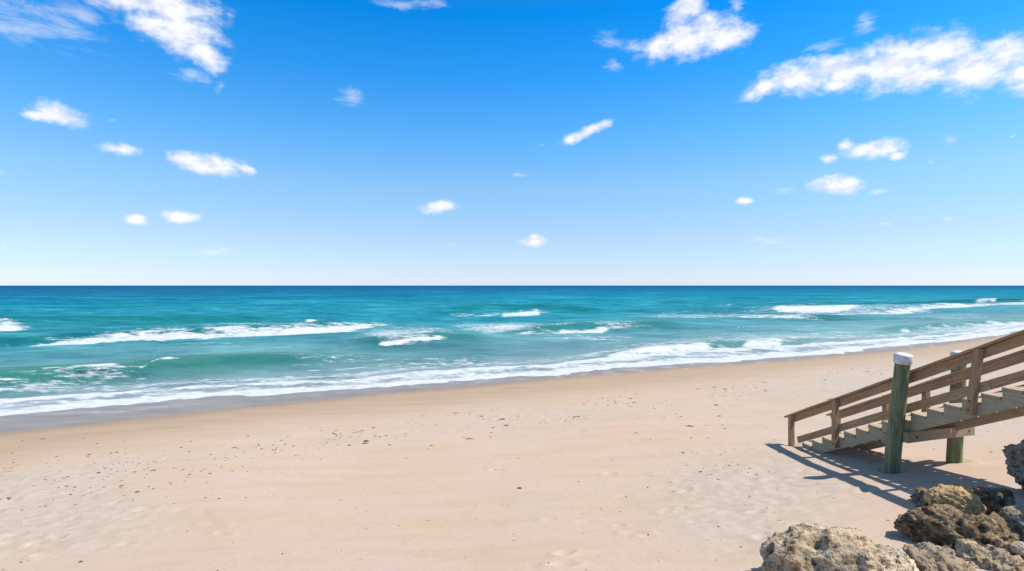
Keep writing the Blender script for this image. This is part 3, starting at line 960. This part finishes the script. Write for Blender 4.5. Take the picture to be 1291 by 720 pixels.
# ------------------------------------------------------------------ rocks
def rock_material(name, light, mid, dark, darkness=0.5):
    m, g = material(name)
    co = g.n('ShaderNodeTexCoord').outputs['Object']
    n1, _ = g.noise(co, 2.3, 8, 0.65, 0.4)
    n2, _ = g.noise(co, 9.0, 8, 0.70)
    n3, _ = g.noise(co, 34, 5, 0.7)
    _, wc = g.noise(co, 6, 3, 0.6)
    cw = g.n('ShaderNodeVectorMath', {0: co, 1: g.n('ShaderNodeVectorMath', {0: wc, 1: (0.12, 0.12, 0.12)}, operation='MULTIPLY').outputs[0]}, operation='ADD').outputs[0]
    v1 = g.n('ShaderNodeTexVoronoi', {'Vector': cw, 'Scale': 15.0}).outputs['Distance']
    v2 = g.n('ShaderNodeTexVoronoi', {'Vector': cw, 'Scale': 38.0}).outputs['Distance']
    pits = g.math('MULTIPLY', g.smooth(v1, 0.34, 0.10), g.smooth(n1, 0.42, 0.6))
    pits2 = g.math('MULTIPLY', g.smooth(v2, 0.36, 0.14), g.smooth(n2, 0.42, 0.56))
    pit = g.math('MAXIMUM', pits, g.math('MULTIPLY', pits2, 0.8))
    c = g.mix(g.smooth(n1, 0.36, 0.64), mid, light)
    c = g.mix(g.smooth(n2, 0.56 - 0.18 * darkness, 0.72 - 0.1 * darkness, 0, 0.9), c, dark)
    c = g.mix(g.smooth(n3, 0.45, 0.75, 0, 0.4), c, tuple(v * 0.6 for v in mid))
    c = g.mix(g.math('MULTIPLY', pit, 0.75), c, tuple(v * 0.35 for v in dark))
    h = g.math('ADD', g.math('MULTIPLY', n2, 0.06), g.math('MULTIPLY', n3, 0.018))
    h = g.math('SUBTRACT', h, g.math('MULTIPLY', pit, 0.03))
    b = g.n('ShaderNodeBump', {'Height': h, 'Strength': 0.9, 'Distance': 1.0})
    p = g.n('ShaderNodeBsdfPrincipled', {'Base Color': c, 'Roughness': 0.93, 'Specular IOR Level': 0.15, 'Normal': b.outputs[0]})
    g.n('ShaderNodeOutputMaterial', {'Surface': p.outputs[0]})
    return m


R_PALE = rock_material('pale_pitted_limestone', (0.74, 0.60, 0.42), (0.56, 0.415, 0.255), (0.13, 0.082, 0.046), 0.6)
R_DARK = rock_material('dark_weathered_limestone', (0.52, 0.385, 0.235), (0.29, 0.195, 0.108), (0.045, 0.033, 0.023), 0.9)
R_GOLD = rock_material('golden_sandstone', (0.66, 0.47, 0.235), (0.54, 0.36, 0.165), (0.17, 0.10, 0.05), 0.2)
R_TAN = rock_material('tan_coquina', (0.55, 0.45, 0.32), (0.41, 0.30, 0.195), (0.13, 0.095, 0.065), 0.5)


R_HOLED = rock_material('brown_holed_limestone', (0.50, 0.40, 0.28), (0.36, 0.26, 0.165), (0.08, 0.055, 0.035), 0.5)


def rock(name, label, cat, loc, size, rotz, mat, seed, rough=0.22, sub=6, pit=0.05, cuts=7, tilt=(0, 0), group=None, top=None):
    bm = bmesh.new()
    bmesh.ops.create_icosphere(bm, subdivisions=sub, radius=1.0)
    rng = random.Random(seed)
    planes = []
    for _ in range(cuts):
        n = Vector((rng.gauss(0, 1), rng.gauss(0, 1), rng.gauss(0.15, 0.8))).normalized()
        planes.append((n, rng.uniform(0.62, 0.92)))
    so = Vector((seed * 3.17, seed * 1.71, seed * 0.37))
    avg = (size[0] * size[1] * size[2]) ** (1 / 3)
    for v in bm.verts:
        d = v.co.normalized()
        r = 1.0
        for n, o in planes:
            q = d.dot(n)
            if q > 0.05:
                r = min(r, o / q + 0.02)
        if top and d.z > 0.05:
            r = min(r, top / d.z)
        r = 0.94 * r + 0.06
        p = Vector((d.x * size[0], d.y * size[1], d.z * size[2])) * r
        s = p / avg
        disp = rough * mnoise.fractal(s * 1.3 + so, 0.9, 2.1, 5) * 0.7
        rg = mnoise.ridged_multi_fractal(s * 2.4 + so * 1.3, 0.9, 2.2, 5, 1.0, 2.0)
        disp += rough * 0.34 * (rg - 1.0)
        # bedding ledges
        zz = s.z * 4.2 + 1.1 * mnoise.noise(s * 1.6 + so)
        fz = zz - math.floor(zz)
        disp += rough * 0.20 * (max(0.0, 1 - abs(fz - 0.35) / 0.4) - 0.4) * (0.5 + mnoise.noise(s * 2.2 - so * 2))
        # solution holes eaten into the stone
        dist = mnoise.voronoi(s * 3.6 + so)[0]
        mask = max(0.0, mnoise.noise(s * 1.7 - so) + 0.25)
        disp -= pit * 3.4 * max(0.0, 0.42 - dist[0]) * mask * 3
        dist2 = mnoise.voronoi(s * 9.0 + so)[0]
        disp -= pit * 1.3 * max(0.0, 0.34 - dist2[0]) * 2.5 * (0.4 + mask)
        disp += rough * 0.16 * mnoise.fractal(s * 7 + so, 0.6, 2.0, 5)
        v.co = p + d * disp * avg
    me = bpy.data.meshes.new(name)
    bm.to_mesh(me)
    bm.free()
    for p in me.polygons: p.use_smooth = True
    me.materials.append(mat)
    o = bpy.data.objects.new(name, me)
    o.location = loc
    o.rotation_euler = (math.radians(tilt[0]), math.radians(tilt[1]), math.radians(rotz))
    link(o)
    if name != 'small_pale_rock':                    # everything else beds into the sand
        bpy.context.view_layer.update()
        low = min((o.matrix_world @ v.co for v in me.vertices), key=lambda q: q.z)
        o.location.z -= max(0.0, low.z - surf_z(low.x, low.y) + 0.03)
    tag(o, label, cat, group)
    return o


def at(px, py, Y):
    return Vector(((px - CX) / F_PX * Y, Y, EYE - (py - CY) / F_PX * Y))


rock('pitted_boulder', 'large pale grey pitted boulder with rounded top lying alone on the sand', 'boulder', at(1056, 716, 5.15), (0.64, 0.44, 0.385), -6, R_PALE, 31, 0.22, 6, 0.075, 9, top=0.78)
rock('tan_boulder', 'broad tan crumbly boulder beside the large pale pitted one', 'boulder', at(1183, 726, 5.2), (0.38, 0.34, 0.25), 10, R_TAN, 12, 0.24, 6, 0.06)
rock('pale_boulder', 'pale grey pitted boulder in front of the dark craggy one', 'boulder', at(1258, 722, 5.3), (0.36, 0.36, 0.26), 30, R_PALE, 14, 0.24, 6, 0.08)
rock('craggy_boulder', 'long dark grey craggy boulder lying low below the golden rock', 'boulder', at(1226, 677, 5.9), (0.66, 0.46, 0.20), -30, R_DARK, 15, 0.32, 6, 0.09)
rock('golden_boulder', 'golden yellow blocky boulder in the edge of the stair shadow', 'boulder', at(1202, 625, 6.6), (0.30, 0.27, 0.215), 12, R_GOLD, 16, 0.18, 6, 0.03, 10)
rock('dark_rock', 'flat dark brown rock against the seaward side of the golden boulder', 'rock', at(1175, 629, 7.4), (0.25, 0.22, 0.11), -10, R_DARK, 17, 0.3, 5, 0.06)
rock('jagged_rock', 'dark jagged rock leaning against the landward side of the golden boulder', 'rock', at(1249, 634, 6.85), (0.285, 0.27, 0.20), 25, R_DARK, 18, 0.32, 6, 0.09)
rock('small_yellow_rock', 'small yellow rock at the foot of the golden boulder', 'rock', at(1181, 646, 6.65), (0.155, 0.145, 0.10), 0, R_GOLD, 19, 0.2, 5, 0.03)
rock('rounded_rock', 'rounded orange tan rock below the upright holed boulder', 'rock', at(1285, 647, 6.25), (0.195, 0.18, 0.145), 14, R_TAN, 20, 0.16, 5, 0.02, 5)
rock('small_tan_rock', 'small tan rock under the rounded orange one', 'rock', at(1282, 670, 5.9), (0.145, 0.145, 0.105), 0, R_TAN, 21, 0.2, 5, 0.03)
rock('small_pale_rock', 'small whitish rock lying on top of the pale pitted boulder', 'rock', at(1288, 692, 5.2), (0.09, 0.085, 0.06), 0, R_PALE, 23, 0.2, 5, 0.03)
rock('holed_boulder', 'upright grey brown boulder with deep holes near the edge of the stair shadow', 'boulder', at(1300, 591, 7.45), (0.285, 0.28, 0.375), 20, R_HOLED, 24, 0.30, 6, 0.10)

srng = random.Random(5)
for k, (px, py, Y, r) in enumerate([(1150, 655, 6.3, .06), (1161, 641, 6.6, .05), (1168, 661, 6.1, .045), (1193, 655, 6.2, .07), (1214, 652, 6.3, .08), (1262, 652, 6.1, .08), (1268, 663, 5.9, .07), (1286, 681, 5.5, .06), (1274, 684, 5.5, .05),
                                    (1231, 697, 5.4, .06), (1216, 702, 5.3, .05), (1147, 690, 5.6, .05), (1236, 620, 6.8, .06), (1259, 622, 6.8, .05), (1160, 631, 6.9, .05), (1206, 694, 5.5, .06)]):
    h = ground_hit(px, py)
    p = at(px, py, Y) if k in (3, 4, 5, 6, 7, 8, 9, 10, 15) else Vector((h.x, h.y, surf_z(h.x, h.y) + r * 0.2))
    rock('broken_stone', 'small broken stone wedged in the gaps round the boulders', 'stone', p, (r * 1.2, r, r * 0.75), srng.uniform(0, 360), [R_TAN, R_DARK, R_PALE, R_GOLD][k % 4], 50 + k, 0.25, 4, 0.03, 9, group='small broken stones between the boulders')

# ------------------------------------------------------------------ dry seaweed and shell grit strewn along the tide line
def build_debris():
    bm = bmesh.new()
    rng = np.random.default_rng(3)
    n = 0
    while n < 850:
        q = rng.random()
        x = rng.uniform(-60, 1291)
        dl = float(lerp_ext(np.array(x), *zip(*DAMP_EDGE)))
        if q < 0.62:
            y = dl + abs(rng.normal(2, 24)) * np.clip((dl - 400) / 150, 0.35, 1.1)
            if fbm(np.array(x / 55.), np.array(y / 14.), 2, 4) < -0.06: continue
        elif q < 0.70: x, y = rng.normal(120, 110), rng.normal(590, 26)
        elif q < 0.84: x, y = rng.uniform(1040, 1291), rng.normal(480, 20)
        elif q < 0.92: x, y = rng.normal(930, 80), rng.normal(590, 55)
        else: y = rng.uniform(520, 720)
        if y < dl or y > 725 or x > 1292: continue
        h = ground_hit(x, y)
        big = rng.random() < 0.10
        r = rng.uniform(0.010, 0.030) if not big else rng.uniform(0.03, 0.055)
        r *= 0.6 if h.y < 9 else (1.0 if h.y < 13 else 1.6)
        el, an = rng.uniform(0.9, 1.9), rng.uniform(0, 6.28)
        k = 7
        vs = []
        top = bm.verts.new((h.x, h.y, surf_z(h.x, h.y) + 0.004 + r * 0.3))
        for i in range(k):
            a = 2 * math.pi * i / k
            rr = r * rng.uniform(0.6, 1.25)
            u, v = rr * el * math.cos(a), rr * math.sin(a)
            X, Yy = h.x + u * math.cos(an) - v * math.sin(an), h.y + u * math.sin(an) + v * math.cos(an)
            vs.append(bm.verts.new((X, Yy, surf_z(X, Yy) - 0.003)))
        for i in range(k):
            bm.faces.new((vs[i], vs[(i + 1) % k], top))
        n += 1
    me = bpy.data.meshes.new('seaweed_debris')
    bm.to_mesh(me)
    bm.free()
    me.materials.append(WEED)
    o = link(bpy.data.objects.new('seaweed_debris', me))
    tag(o, 'dark scraps of dry seaweed strewn along the upper beach', 'seaweed', kind='stuff')


build_debris()
